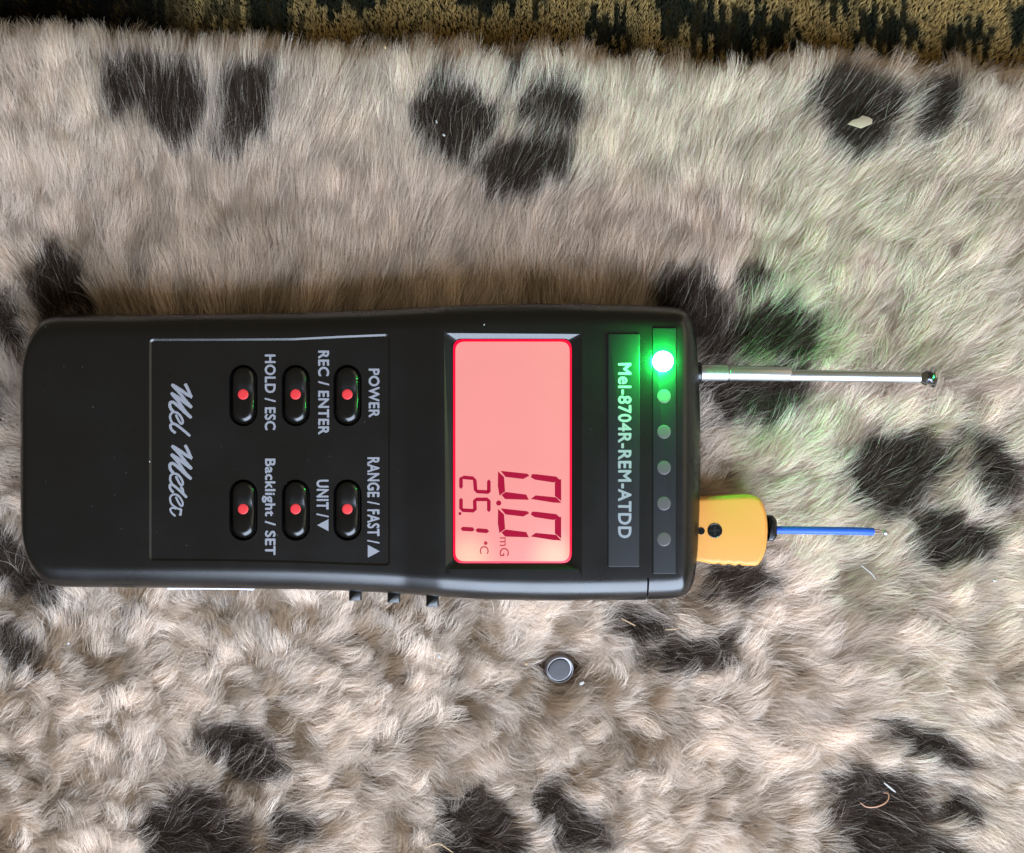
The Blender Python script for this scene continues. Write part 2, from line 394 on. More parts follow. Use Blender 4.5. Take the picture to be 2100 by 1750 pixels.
# backing follows the edge: columns in x, rows up to the rolled edge, then a skirt down to the rug
xs = np.linspace(-340, 340, 171); rows = []
ts = np.concatenate([np.linspace(0, .93, 90), np.linspace(.935, 1, 24)])
V = []
for t in ts:
    ye = edge_y(xs); y = -330+(ye+330)*t; V.append(np.stack([xs, y, zsurf(xs, y)-.2],1))
V.append(np.stack([xs, edge_y(xs)+.3, np.full_like(xs, -15.6)],1))
V = np.concatenate(V)*S; nx = len(xs); ny = len(ts)+1; I = np.arange(nx*ny).reshape(ny,nx)
f = np.stack([I[:-1,:-1], I[:-1,1:], I[1:,1:], I[1:,:-1]],-1).reshape(-1,4)
me = bpy.data.meshes.new('backing'); me.from_pydata(V.tolist(), [], f.tolist()); me.materials.append(M['backing'])
me.polygons.foreach_set('use_smooth', [True]*len(me.polygons))
bo = bpy.data.objects.new('backing', me); COL.objects.link(bo); bo.parent = blanket
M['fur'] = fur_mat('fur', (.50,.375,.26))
s1 = fur_points(980000, -176, 176, -146, 11)
s2 = fur_points(110000, -300, 300, -300, 12, view=False)
def rmul(s, k): return (s[0], s[1], np.full(len(s[0]), k))
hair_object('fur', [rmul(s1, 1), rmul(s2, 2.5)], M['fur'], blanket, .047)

# patterned rug below, seen beyond the blanket's edge
ZR = -15.0
rug = empty('patterned_rug', (0,0,0), 'dark rug with ochre woven zigzag pattern beyond the blanket edge', 'rug')
RUGDARK = [[(505,-20),(600,-20),(600,60),(560,95),(510,80)],[(620,-30),(830,-30),(790,25),(700,40),(640,20)],[(930,-20),(1130,-20),(1120,35),(1060,20),(980,50),(930,20)],
 [(1190,60),(1290,50),(1300,130),(1200,110)],[(1340,-20),(1450,-10),(1440,30),(1370,100),(1340,60)],[(1400,20),(1590,40),(1660,95),(1500,135),(1420,110)],
 [(1745,60),(1850,35),(1900,90),(1810,130),(1740,110)],[(1930,60),(2040,70),(2020,120),(1925,120)],[(2060,30),(2160,40),(2140,125),(2070,110)],[(1660,-10),(1760,-30),(1750,30),(1690,40)]]
def rug_tint(x, y):
    px = x*F/(H-ZR)+1050; py = 875-y*F/(H-ZR)
    col = np.floor(px/11+.3*(vnoise(px/40,py/30,3)-.5)); jag = (np.sin(col*91.7)*4375.5 % 1-.5)*44+np.where(np.mod(col,2) == 0, 26, 0); jag2 = (np.sin(col*31.3)*975.5 % 1-.5)
    sd = np.full(x.shape, 1e9)
    for p in RUGDARK: sd = np.minimum(sd, poly_sd(px, py+jag, p))
    n = fnoise(px/90+2, (py+jag*1.5)/60+5, 41, 2)+jag2*.22
    d = np.maximum(np.clip(.5-sd/12, 0, 1), np.clip((n-.62)*9, 0, 1)*.8*np.clip((1000-px)/300, 0, 1))
    left = np.clip((430-px)/160, 0, 1)
    d = np.maximum(d, np.clip(left*1.5+jag2*.4, 0, 1)); 
    ochre = np.array([.80,.63,.28]); dk = np.array([.052,.060,.036]); blk = np.array([.006,.005,.006])
    c = ochre*(1-d[:,None])+dk*d[:,None]
    return c*(1-left[:,None])+(blk+c*.1)*left[:,None]
def rug_points(N):
    r = np.random.default_rng(5); x = r.uniform(-260, 260, N); y = r.uniform(105, 215, N)
    k = y > edge_y(x)-4; x = x[k]; y = y[k]; n = len(x); K = 4
    bx = np.round(x/1.9)*1.9; c = rug_tint(bx+.2*(x-bx), y)*(.8+.4*r.random(n))[:,None]
    tip = np.stack([(bx-x)*.3+r.normal(0,.35,n), r.normal(.2,.35,n), 3.2+r.normal(0,.2,n)],1)
    pos = np.zeros((n,K,3)); base = np.stack([x,y,np.full(n,ZR)],1)
    for i in range(K): t = i/(K-1); pos[:,i] = base+tip*np.array([t*t,t*t,t])
    return pos, c, np.ones(n)
M['pile'] = fur_mat('rug_pile', (.6,.55,.5), .8, .1)
def rug_mat():
    m = mat('rug_weave', (.03,.025,.016), .95, bump=(500,.0005,.03)); nt = m.node_tree; b = nt.nodes['Principled BSDF']
    tc = nt.nodes.new('ShaderNodeTexCoord'); mp = nt.nodes.new('ShaderNodeMapping'); mp.inputs['Scale'].default_value = (160,30,1)
    n = nt.nodes.new('ShaderNodeTexNoise'); n.inputs['Scale'].default_value = 1; r = nt.nodes.new('ShaderNodeValToRGB')
    r.color_ramp.elements[0].position = .48; r.color_ramp.elements[0].color = (.018,.018,.013,1); r.color_ramp.elements[1].position = .55; r.color_ramp.elements[1].color = (.16,.11,.035,1)
    nt.links.new(tc.outputs['Object'], mp.inputs[0]); nt.links.new(mp.outputs[0], n.inputs[0]); nt.links.new(n.outputs[0], r.inputs[0]); nt.links.new(r.outputs[0], b.inputs['Base Color'])
    return m
grid_sheet('weave', np.linspace(-700,700,60), np.linspace(-700,700,60), lambda x, y: ZR+.3*vnoise(x/30,y/30,4)-.35, rug_mat(), rug)
hair_object('pile', [rug_points(260000)], M['pile'], rug, .11)

# ------------------------------------------------------------------ the meter
meter = empty('handheld_meter', (0,0,0), 'black handheld meter with lit red screen and glowing green lamp lying on the fur', 'meter')
TOPY = np.array([(45,905),(45.8,855),(47,825),(50,775),(56,725),(62,702),(70,680),(80,664),(90,655),(105,648),(125,645.5),(200,645),(300,645),(450,643.5),(600,641),(700,637),(780,634),(850,630),(930,626.5),(1000,624.5),(1100,623),(1200,623),(1300,626),(1370,629),(1395,632),(1408,638),(1417,648),(1423,662),(1428,690),(1432,740),(1435,800),(1437,850),(1438,900)])
BOTY = np.array([(45,955),(45.8,1000),(47,1030),(50,1080),(56,1126),(62,1150),(70,1170),(80,1185),(90,1195),(105,1202),(125,1204.5),(200,1205),(300,1206),(450,1207),(600,1209),(700,1212),(780,1215.5),(850,1220),(930,1225),(1000,1229),(1100,1231.5),(1200,1231.5),(1300,1230),(1370,1227.5),(1395,1225),(1408,1220),(1417,1210),(1423,1196),(1428,1168),(1432,1115),(1435,1050),(1437,1000),(1438,955)])
ZB, ZW = -2.0, 13.0
ZT_X = np.array([(45,24),(832,24),(904,25.3),(1396,25.3),(1404,24.5),(1416,22.6),(1424,21.4),(1438,20.6)])
def smooth_interp(x, tab): return np.interp(x, tab[:,0], tab[:,1])
def ztop(px): return float(np.interp(px, ZT_X[:,0], ZT_X[:,1]))
def body_bm():
    bm = bmesh.new(); st = []
    st += [45,45.3,45.8,46.4,47,48,49.3,51,53,56,59,62,66,70,75,80,85,90,97,105,115,125]
    st += list(np.arange(135,845,9)) + [845,851,858,865,872,880,888,896,904] + list(np.arange(912,1392,8)) + [1392,1396,1400,1404,1408,1412,1416,1420,1423,1426,1428,1430,1432,1433.5,1435,1436,1437,1437.6,1438]
    def sm(x, tab):
        d = 14 if 140 < x < 1360 else 0
        return np.mean([np.interp(x+k, tab[:,0], tab[:,1]) for k in ((-d,-d/2,0,d/2,d) if d else (0,))])
    rings = []
    for px in st:
        X = P(px, 0, 17.5)[0]
        yt = P(0, sm(px,TOPY), 16)[1]; yb = P(0, sm(px,BOTY), 16)[1]
        zt = np.mean([ztop(px+k) for k in (-6,-3,0,3,6)]); zb = ZB
        mm = min(px-45, 1438-px)*.1502
        q = 1.0 if mm > 3.2 else math.sqrt(max(0, 1-(1-mm/3.2)**2))*.93+.07*mm/3.2
        zt2 = ZW+(zt-ZW)*(.35+.65*q); zb2 = ZW+(zb-ZW)*(.45+.55*q)
        c = (yt+yb)/2; hw = (yt-yb)/2
        rx = min(7.4, hw*.8); rz = min(9.0, (zt2-ZW)*.85); taper = min(2.0, hw*.2); r2 = min(2.5, hw*.3)
        half = []                                  # from the bottom centre out to the side and up to the top centre
        for k in range(5): half.append((k/5*(hw-taper-r2), zb2))
        for k in range(6): a = k/5*math.pi/2; half.append((hw-taper-r2+r2*math.sin(a), zb2+r2-r2*math.cos(a)))
        for k in range(1,6): t = k/5; half.append((hw-taper+taper*math.sin(t*math.pi/2), zb2+r2+(zt2-rz-zb2-r2)*t))
        for k in range(1,13): a = k/12*math.pi/2; half.append((hw-rx+rx*math.cos(a), zt2-rz+rz*math.sin(a)))
        for k in range(1,9): half.append(((hw-rx)*(1-k/8), zt2))
        right = [(X, c+u, z) for u, z in half]; left = [(X, c-u, z) for u, z in half[1:-1][::-1]]
        rings.append(right+left)
    rings_mesh(bm, rings); return bm
body = link('body', body_bm(), M['plastic'], meter)
def boolean(target, cutters):
    for c in cutters:
        md = target.modifiers.new('cut', 'BOOLEAN'); md.operation = 'DIFFERENCE'; md.solver = 'EXACT'; md.object = c
    dg = bpy.context.evaluated_depsgraph_get(); dg.update()
    me = bpy.data.meshes.new_from_object(target.evaluated_get(dg)); old = target.data
    target.modifiers.clear(); target.data = me
    bm = bmesh.new(); bm.from_mesh(me); bm.normal_update()
    for f in bm.faces: f.smooth = True
    for e in bm.edges: e.smooth = not (len(e.link_faces) == 2 and e.calc_face_angle(0) > math.radians(28))
    bm.to_mesh(me); bm.free()
    for c in cutters: bpy.data.objects.remove(c, do_unlink=True)
def frustum(outer, inner, zt, zf, flare=True):
    bm = bmesh.new(); outer = ccw(outer); inner = ccw(inner); k = (1.0)/(zt-zf)
    if not flare: k = 0
    top = [(o[0]+(o[0]-i[0])*k, o[1]+(o[1]-i[1])*k, zt+1.0) for o, i in zip(outer, inner)]
    rings_mesh(bm, [[(x,y,zf) for x,y in inner], [(x,y,zt) for x,y in outer], top])
    return link('cutter', bm, None)
cut = []
ZK = 24.0
kp = [(306,695),(450,695),(600,694),(700,689),(800,685),(800,1161),(700,1158),(600,1154),(450,1151),(306,1150)]
okp = round_poly(px_poly(kp, ZK), 1.6, 6)
cut.append(frustum(okp, inset(ccw(okp), .6), ZK, ZK-.38))
ZD = 25.3; ZF = ZD-1.25
o1 = C3(205,226); o2 = C3(1003,232); o3 = C3(1000,1592); o4 = C3(215,1592)
i1 = C3(256,262); i2 = C3(945,262); i3 = C3(945,1560); i4 = C3(256,1560)
oD = round_poly(px_poly([o1,o2,o3,o4], ZD), 1.2, 4); iD = round_poly(px_poly([i1,i2,i3,i4], ZF), 1.6, 4)
cut.append(frustum(oD, iD, ZD, ZF, False))
BX = (499, 606.5, 712.5); BY = (809.5, 1044.5)
def pill(cx, cy, hw, hh, z, n=14, ns=12):
    pts = []
    x, y, _ = P(cx, cy, z); k = (H-z)/F; r = hw*k; L = (hh-hw)*k
    for s, a0 in ((1, 0), (-1, math.pi)):
        for j in range(n+1):
            a = a0+math.pi*j/n; pts.append((x+r*math.cos(a), y+s*L+r*math.sin(a)))
        for j in range(1, ns): pts.append((x-s*r, y+s*L*(1-2*j/ns)))
    return pts
for i, bx in enumerate(BX):
    for by in BY:
        o = pill(bx, by+2, 29, 63, ZK-.38); 
        cut.append(frustum(o, inset(ccw(o), .7), ZK-.38, ZK-2.2))
# seams of the end cap
x0 = P(1325, 0, 18)[0]
def boxcut(x0, x1, y0, y1, z0, z1):
    bm = bmesh.new(); slab(bm, [(x0,y0),(x1,y0),(x1,y1),(x0,y1)], z0, z1); return link('cutter', bm, None)
yl = P(0, 1181, 18)[1]
cut.append(boxcut(x0-.28, x0+.28, yl-30, yl, -10, 40))
# antenna hole
boolean(body, cut)

# screen
disp = bmesh.new()
slab(disp, round_poly(px_poly([C3(258,262),C3(943,262),C3(943,1556),C3(258,1556)], ZF), 2.9, 5), ZF+.02, ZF+.30, .1, nb=2)
screen_rim = link('screen', disp, M['rim'], meter)
bm = bmesh.new(); slab(bm, round_poly(px_poly([C3(271,276),C3(931,276),C3(931,1545),C3(271,1545)], ZF), 2.8, 5), ZF+.25, ZF+.42, .05, nb=2)
link('screen_panel', bm, M['screen'], screen_rim)
ZS = ZF+.43
def seg_obj(name, polys, f, m, dz=.05, parent=None):
    bm = bmesh.new()
    for p in polys: slab(bm, inset(ccw(px_poly([f(*q) for q in p], ZS)), -.21), ZS, ZS+dz)
    return link(name, bm, m, parent or screen_rim, smooth=False)
big = [[(716,1046),(736,1046),(852,1060),(872,1076),(838,1086),(732,1070),(712,1058)], [(538,1026),(684,1043),(692,1050),(662,1066),(562,1054)],
 [(520,1032),(548,1060),(554,1140),(528,1160),(520,1110)], [(543,1163),(562,1149),(678,1164),(690,1187),(560,1182)],
 [(713,1184),(736,1169),(852,1180),(878,1206),(836,1202)], [(879,1076),(880,1192),(850,1166),(850,1092)]]
for dy in (0, 217): seg_obj('big_digit', [[(x,y+dy) for x,y in p] for p in big], C3, M['seg'])
bm = bmesh.new(); slab(bm, px_poly([C3(*q) for q in disc_poly(521,1209,15,16)], ZS), ZS, ZS+.05); link('decimal_point', bm, M['seg'], screen_rim)
bm = bmesh.new(); slab(bm, px_poly([C3(*q) for q in disc_poly(297,1270,9,12)], ZS), ZS, ZS+.05); link('decimal_point', bm, M['seg'], screen_rim)
def bar(a, b, wd=13):
    a = Vector(a); b = Vector(b); t = (b-a).normalized(); n = Vector((-t.y,t.x))*wd/2; e = wd*.5
    return [tuple(a+t*0), tuple(a+n+t*e), tuple(b+n-t*e), tuple(b), tuple(b-n-t*e), tuple(a-n+t*e)]
seg_obj('small_digit', [bar((312,1060),(378,1066)), bar((303,1062),(303,1122)), bar((382,1070),(388,1140)), bar((390,1142),(465,1146)), bar((464,1078),(464,1148))], C3, M['seg'])
seg_obj('small_digit', [bar((464,1190),(464,1256)), bar((386,1188),(460,1188)), bar((382,1190),(384,1252)), bar((306,1250),(380,1254)), bar((303,1184),(303,1246))], C3, M['seg'])
seg_obj('small_digit', [bar((306,1358),(376,1362),16), bar((392,1366),(460,1372),16)], C3, M['seg'])
seg_obj('degree_mark', [[(446+7*math.cos(a), 1441+7*math.sin(a)) for a in np.linspace(0,2*math.pi,9)[:-1]]], C3, M['unit'])

def text_mesh(body_, offset=0.0, shear=0.0):
    cu = bpy.data.curves.new('t', 'FONT'); cu.body = body_; cu.size = 1; cu.offset = offset; cu.resolution_u = 4; cu.shear = shear; cu.space_character = 1.07
    cu.extrude = .004
    o = bpy.data.objects.new('t', cu); COL.objects.link(o); dg = bpy.context.evaluated_depsgraph_get(); dg.update()
    me = bpy.data.meshes.new_from_object(o.evaluated_get(dg)); bpy.data.objects.remove(o, do_unlink=True)
    return me
def lettering(name, text, f, box, z, m, parent, bold=.030, dz=.03):
    """text read top to bottom: its x runs down the picture and its y to the right; box = (x0, y0, x1, y1)"""
    me = text_mesh(text, 0); co = np.array([v.co[:] for v in me.vertices]); lo = co.min(0)-[bold,bold,0]; hi = co.max(0)+[bold,bold,0]
    (ax, ay), (bx, by) = f(box[0], box[1]), f(box[2], box[3])
    bm = bmesh.new(); d = bold                     # several passes of ink, a hair apart, give the bold weight
    for k, (ox, oy) in enumerate([(0,0),(d,0),(-d,0),(0,d),(0,-d),(d*.7,d*.7),(-d*.7,-d*.7),(d*.7,-d*.7),(-d*.7,d*.7)] if bold > 0 else [(0,0)]):
        n0 = len(bm.verts); bm.from_mesh(me); bm.verts.ensure_lookup_table()
        for v in bm.verts[n0:]:
            u = (v.co.x+ox-lo[0])/(hi[0]-lo[0]); t = (v.co.y+oy-lo[1])/(hi[1]-lo[1]); s = (v.co.z-lo[2])/(hi[2]-lo[2]+1e-9)
            x, y, _ = P(ax+(bx-ax)*t, ay+(by-ay)*u, z); v.co = (x, y, z+s*(dz-.0025*k))
    bpy.data.meshes.remove(me)
    return link(name, bm, m, parent, smooth=False)
D0 = lambda x, y: (x, y)
lettering('unit_symbol', 'mG', C3, (527,1408,580,1516), ZS, M['unit'], screen_rim, .0)
lettering('unit_symbol', 'C', C3, (412,1458,463,1503), ZS, M['unit'], screen_rim, .0)
ZL = ZK-.38+.005
lettering('lettering', 'POWER', C2, (1509,335,1583,662), ZL, M['ink'], meter)
lettering('lettering', 'REC / ENTER', C2, (1171,214,1246,776), ZL, M['ink'], meter)
lettering('lettering', 'HOLD / ESC', C2, (814,240,888,746), ZL, M['ink'], meter)
lettering('lettering', 'RANGE / FAST /', C2, (1500,928,1583,1506), ZL, M['ink'], meter)
lettering('lettering', 'UNIT /', C2, (1160,1078,1243,1330), ZL, M['ink'], meter)
lettering('lettering', 'Backlight / SET', C2, (795,937,887,1582), ZL, M['ink'], meter)
for tri in ([(1504,1514),(1504,1600),(1584,1557)], [(1241,1342),(1241,1422),(1164,1382)]):
    bm = bmesh.new(); slab(bm, px_poly([C2(*q) for q in tri], ZL), ZL, ZL+.03); link('arrow_symbol', bm, M['ink'], meter, smooth=False)
# brush script
def mword(dy):
    return [[(262,72+dy),(285,110+dy),(310,165+dy),(335,225+dy),(352,235+dy)], [(354,232+dy),(290,205+dy),(200,140+dy),(100,80+dy)], [(100,80+dy),(190,175+dy),(280,290+dy),(348,365+dy)],
            [(348,365+dy),(270,310+dy),(180,240+dy),(92,183+dy)], [(92,183+dy),(180,285+dy),(265,410+dy),(343,490+dy)], [(343,490+dy),(270,430+dy),(180,345+dy),(120,300+dy),(85,303+dy),(78,340+dy),(95,385+dy),(125,412+dy)]]
def eword(dy): return [[(150,448+dy),(172,495+dy),(205,552+dy),(228,560+dy),(237,530+dy),(215,478+dy),(175,432+dy),(125,420+dy),(88,445+dy),(82,490+dy),(98,535+dy),(120,558+dy)]]
wsets = [(mword(0), 19), (eword(0), 14), ([[(328,714),(260,655),(190,598),(130,562),(92,570),(85,600),(105,640),(150,676)]], 16),
         (mword(750), 19), (eword(752), 14), ([[(285,1462),(240,1420),(160,1345),(100,1305),(78,1320),(88,1365),(125,1405)], [(205,1335),(232,1360),(245,1420),(288,1465)]], 16),
         (eword(1006), 12.5), ([[(118,1562),(170,1598),(216,1610),(210,1650),(196,1682)], [(160,1602),(108,1590),(84,1612),(104,1655),(147,1692)], [(206,1612),(214,1650),(207,1688)]], 12)]
bm = bmesh.new(); zo = 0
for lines, rw in wsets:
    for ln in lines:
        pts = catmull(ln, 5); zo += .0013
        pts3 = [P(*CM(*q), ZL) for q in pts]; nn = len(pts3); k = (H-ZL)/F/5/1.19333
        # rounded brush ends
        rr = [rw*k*(.72 if i in (0, nn-1) else 1) for i in range(nn)]
        tube(bm, pts3, rr, 10, .03, zo)
script = link('script_lettering', bm, M['ink'], meter); 

# buttons
for bx in BX:
    for by in BY:
        bm = bmesh.new(); o = pill(bx, by, 22.5, 57, ZK)
        oc = ccw(o); xc, yc, _ = P(bx, by, ZK); hwm = 22.5*(H-ZK)/F; rings = [[(x,y,ZK-2.1) for x,y in oc]]
        for d in (0,.08,.2,.4,.65,.95,1.3,1.7,2.1,2.5,2.9,3.1):
            q = inset(oc, min(d, hwm*.95)); e = math.sqrt(max(0, 1-(1-min(1, d/1.9))**2))
            rings.append([(x, y, ZK-.55+1.45*e-.62*e*math.exp(-((y-yc)/2.5)**2)) for x, y in q])
        vs = [[bm.verts.new(p) for p in q] for q in rings]; m_ = len(oc)
        for a_, b_ in zip(vs, vs[1:]):
            for k_ in range(m_): bm.faces.new((a_[k_], a_[(k_+1) % m_], b_[(k_+1) % m_], b_[k_]))
        bm.faces.new(vs[0][::-1]); t_ = vs[-1]; n_, ns_ = 14, 12
        if oc[0] != o[0]: t_ = t_[::-1]
        left = t_[n_:n_+ns_+1]; right = [t_[0]]+t_[2*n_+ns_+1:][::-1]+[t_[2*n_+ns_]]
        bm.faces.new(t_[:n_+1]); bm.faces.new(t_[n_+ns_:2*n_+ns_+1])
        for k_ in range(ns_): bm.faces.new((left[k_], left[k_+1], right[k_+1], right[k_]))
        b = link('button', bm, M['rubber'], meter, angle=60)
        bm = bmesh.new(); x, y, _ = P(bx, by-.5, ZK)
        slab(bm, disc_poly(x, y, 1.58, 28), ZK-.2, ZK+.60, .5, .16, nb=3); link('dot', bm, M['red'], b)
# raised strips
def strip(x0,y0,x1,y1,r=.5):
    bm = bmesh.new(); slab(bm, round_poly(rect_px(x0,y0,x1,y1,ZD), r, 4), ZD-.1, ZD+.32, .3, .3, nb=3); return link('name_strip', bm, M['strip'], meter)
s = strip(1246, 684, 1312, 1163)
lettering('lettering', 'Mel-8704R-REM-ATDD', C4, (218,399,297,1413), ZD+.325, M['ink'], s, .028)
s = strip(1338, 672, 1387, 1177); s.name = 'lamp_strip'
LZ = ZD+.32
for cy in (592,797,1005,1212,1420):
    x, y, _ = P(*C4(485, cy), LZ); bm = bmesh.new()
    slab(bm, disc_poly(x, y, 2.05, 28), LZ-.2, LZ+.10, 1.2, .1, nb=5); link('indicator_lamp', bm, M['lens'], s)
# lit lamp: a five millimetre dome standing proud of its strip
x, y, _ = P(*C4(482, 388), LZ+2)
bm = bmesh.new(); rings = []
for z, r in [(LZ,3.05),(LZ+.5,3.05),(LZ+.55,2.75),(LZ+3.6,2.75)]+[(LZ+3.6+2.5*math.sin(a),2.75*math.cos(a)) for a in np.linspace(.15,1.5,9)]:
    rings.append([(x+r*math.cos(t), y+r*math.sin(t), z) for t in np.linspace(0,2*math.pi,33)[:-1]])
rings_mesh(bm, rings); link('lit_lamp', bm, M['led'], s)
# end lip
# pegs and ledge on the lower side
for a, b in (((1292,350),(1362,399)), ((1512,366),(1583,411)), ((1733,384),(1803,434))):
    z = 11; (ax, ay), (bx, by) = C7(*a), C7(*b)
    bm = bmesh.new(); pts = rect_px(ax, ay-10, bx, by, 15); slab(bm, round_poly(pts, .3, 3), 11, 15, .3, .3, nb=2, bottom=.25)
    link('slide_switch', bm, M['rubber'], meter)
pr = [P(*C7(cx, cy), 12) for cx, cy in ((252,322),(300,319),(450,319),(600,320),(700,322),(755,327))]
bm = bmesh.new(); tube(bm, catmull(pr,5), [.15]+[.8]*24+[.15], 12, 1.4); link('side_rib', bm, M['rib'], meter)
# aerial
ant = None
def aer(cx, cy, z): return P(*C5(cx, cy), z)
AZ0, AZ1 = 15.5, 12.5
bm = bmesh.new(); tube(bm, [aer(150,268,AZ0), aer(378,271,AZ0-.2), aer(380,271,AZ0-.2)], [2.55,2.55,2.3], 28); ant = link('aerial', bm, M['chrome'], meter)
bm = bmesh.new(); tube(bm, [aer(370,273,AZ0-.2), aer(388,273,AZ0-.2), aer(392,273,AZ0-.2), aer(818,279,AZ0-1), aer(832,279,AZ0-1)], [2.05,2.05,2.3,2.25,1.95], 28); link('aerial_section', bm, M['chrome'], ant)
bm = bmesh.new(); tube(bm, [aer(825,288,AZ0-1), aer(1300,294,AZ0-2), aer(1775,301,AZ1)], [1.8,1.78,1.74], 28); link('aerial_section', bm, M['chrome'], ant)
bm = bmesh.new()
pp = [(1752,300,1.7),(1775,301,2.4),(1795,301,2.75),(1810,301,2.3),(1822,301,2.1),(1832,302,3.0),(1845,302,3.4),(1860,302,3.2),(1872,303,2.0),(1875,303,.4)]
tube(bm, [aer(a,b,AZ1) for a,b,_ in pp], [c for _,_,c in pp], 28); link('aerial_tip', bm, mat('polished_tip', (.38,.38,.40), .16, metal=1, bump=(500,.00001,.05)), ant)
# socket ring where the aerial leaves the body
bm = bmesh.new(); tube(bm, [aer(110,266,AZ0), aer(185,267,AZ0), aer(192,267,AZ0)], [3.1,3.1,2.8], 24); link('aerial_socket', bm, M['rubber'], meter)

# ------------------------------------------------------------------ thermocouple plug in the end of the meter
plug = empty('sensor_plug', (0,0,0), 'yellow sensor plug with a blue wire stuck in the right end of the meter', 'plug')
ZP = 18.0
hp = [(120,1166),(180,1160),(400,1148),(545,1142),(590,1152),(620,1172),(645,1215),(662,1270),(671,1340),(673,1410),(668,1480),(655,1550),(632,1605),(608,1640),(585,1651),(530,1651),(490,1650),(474,1640),(460,1640),(446,1649),(425,1648),(400,1638),(384,1638),(370,1645),(345,1643),(325,1634),(310,1634),(295,1640),(250,1634),(120,1606)]
bm = bmesh.new(); slab(bm, px_poly([C5(*q) for q in hp], ZP), 8.5, ZP, 1.5, 1.7, nb=5, bottom=.7); link('housing', bm, M['yellow'], plug, angle=50)
for cx, cy, r in ((290,1397,53),(192,1400,26)):
    x, y, _ = P(*C5(cx,cy), ZP); k = (H-ZP)/F/2.917/1.19333; bm = bmesh.new()
    n = 30; rr = r*k; rings = []
    for z, q in ((ZP-.1,rr),(ZP+.12,rr),(ZP+.18,rr*.93),(ZP+.05,rr*.86),(ZP+.05,rr*.3)): rings.append([(x+q*math.cos(2*math.pi*j/n), y+q*math.sin(2*math.pi*j/n), z) for j in range(n)])
    rings_mesh(bm, rings); sc_o = link('screw', bm, M['rubber'], plug)
    if r > 40:
        bm = bmesh.new(); slab(bm, [(x-.28,y-rr*.62),(x+.28,y-rr*.62),(x+.28,y+rr*.62),(x-.28,y+rr*.62)], ZP+.055, ZP+.09); o = link('slot', bm, M['strip'], sc_o)
        bm = bmesh.new(); slab(bm, [(x-rr*.62,y-.28),(x+rr*.62,y-.28),(x+rr*.62,y+.28),(x-rr*.62,y+.28)], ZP+.058, ZP+.10); o = link('slot', bm, M['strip'], sc_o)
bm = bmesh.new(); g = [(650,1290),(706,1288),(734,1325),(736,1440),(708,1474),(650,1476)]
slab(bm, round_poly(px_poly([C5(*q) for q in g], 15), .4, 3), 9.6, 15.8, 1.1, 1.1, nb=4, bottom=.6); link('grommet', bm, M['rubber'], plug)
wp = [P(*C5(cx,cy), z) for cx,cy,z in ((700,1392,12.8),(900,1394,12.4),(1100,1397,11.4),(1300,1400,9.6),(1418,1404,8.0))]
bm = bmesh.new(); tube(bm, catmull(wp,6), 1.22, 18); link('wire', bm, M['blue'], plug)
for s_, nm in ((-7,'a'),(7,'b')):
    wp2 = [P(*C5(cx,cy), z) for cx,cy,z in ((1405,1402+s_,8.2),(1440,1402+s_*1.3,7.6),(1475,1406+s_*.8,7.0),(1500,1411,6.6))]
    bm = bmesh.new(); tube(bm, catmull(wp2,5), .33, 10); link('bare_wire', bm, M['bare'], plug)
bm = bmesh.new(); bx, by, bz = P(*C5(1505,1412), 6.7)
bmesh.ops.create_uvsphere(bm, u_segments=16, v_segments=10, radius=.75, matrix=Matrix.Translation((bx,by,bz)) @ Matrix.Scale(1.5,4,(.8,-.6,0))); link('weld_bead', bm, M['chrome'], plug)

# ------------------------------------------------------------------ button cell
cell = empty('button_cell', (0,0,0), 'small round dark metal button cell sunk in the fur below the meter', 'button cell')
T = Matrix.Translation((MAG[0], MAG[1], -.6)) @ Matrix.Rotation(math.radians(13),4,'X') @ Matrix.Rotation(math.radians(10),4,'Y')
def lathe(name, prof, m, parent, n=48, T=T):
    bm = bmesh.new(); rings_mesh(bm, [[T @ Vector((r*math.cos(2*math.pi*k/n), r*math.sin(2*math.pi*k/n), z)) for k in range(n)] for r, z in prof])
    return link(name, bm, m, parent, angle=40)
lathe('can', [(3.9,-3.0),(4.4,-2.6),(4.45,1.0),(4.38,1.35),(4.2,1.5),(4.0,1.45),(3.85,1.25),(3.8,.9)], M['steel'], cell)
lathe('cap', [(3.62,.7),(3.6,1.35),(3.48,1.55),(3.25,1.62),(2.0,1.63),(.5,1.63)], M['darkmetal'], cell, T=T @ Matrix.Translation((-.15,.15,0)))

# ------------------------------------------------------------------ things caught in the fur
def single(name, bm, m, label, cat, group=None):
    o = link(name, bm, m); o['label'] = label; o['category'] = cat
    if group: o['group'] = group
    return o
def at(px, py, z): return P(px, py, z)
bm = bmesh.new(); fl = [(1101,704),(1125,682),(1160,672),(1183,656),(1215,664),(1240,678),(1238,702),(1205,716),(1178,728),(1150,720),(1128,712)]
C9 = crop(1600, 0, 2.318)
pl = ccw(px_poly([C9(*q) for q in fl], 4.0)); slab(bm, pl, 3.6, 4.2, .12, .1, nb=2)
single('paper_flake', bm, M['paper'], 'cream torn flake on the dark spot at the upper right', 'flake')
def fibre(name, pts, r, m, label, cat, z=4.5):
    bm = bmesh.new(); q = catmull([at(a[0], a[1], a[2] if len(a) > 2 else z) for a in pts], 7); n = len(q)
    tube(bm, q, [r*(.35+.65*math.sin(math.pi*min(1,max(0,(i+.7)/(n+.4))))**.5) for i in range(n)], 8, .8); return single(name, bm, m, label, cat)
fibre('straw_bit', [C5(345,490),C5(390,485),C5(440,465),C5(485,440)], .30, M['straw'], 'yellowish straw sliver in dark fur just below the metal aerial', 'straw', 4)
C10 = crop(2050, 1900, 10.5)
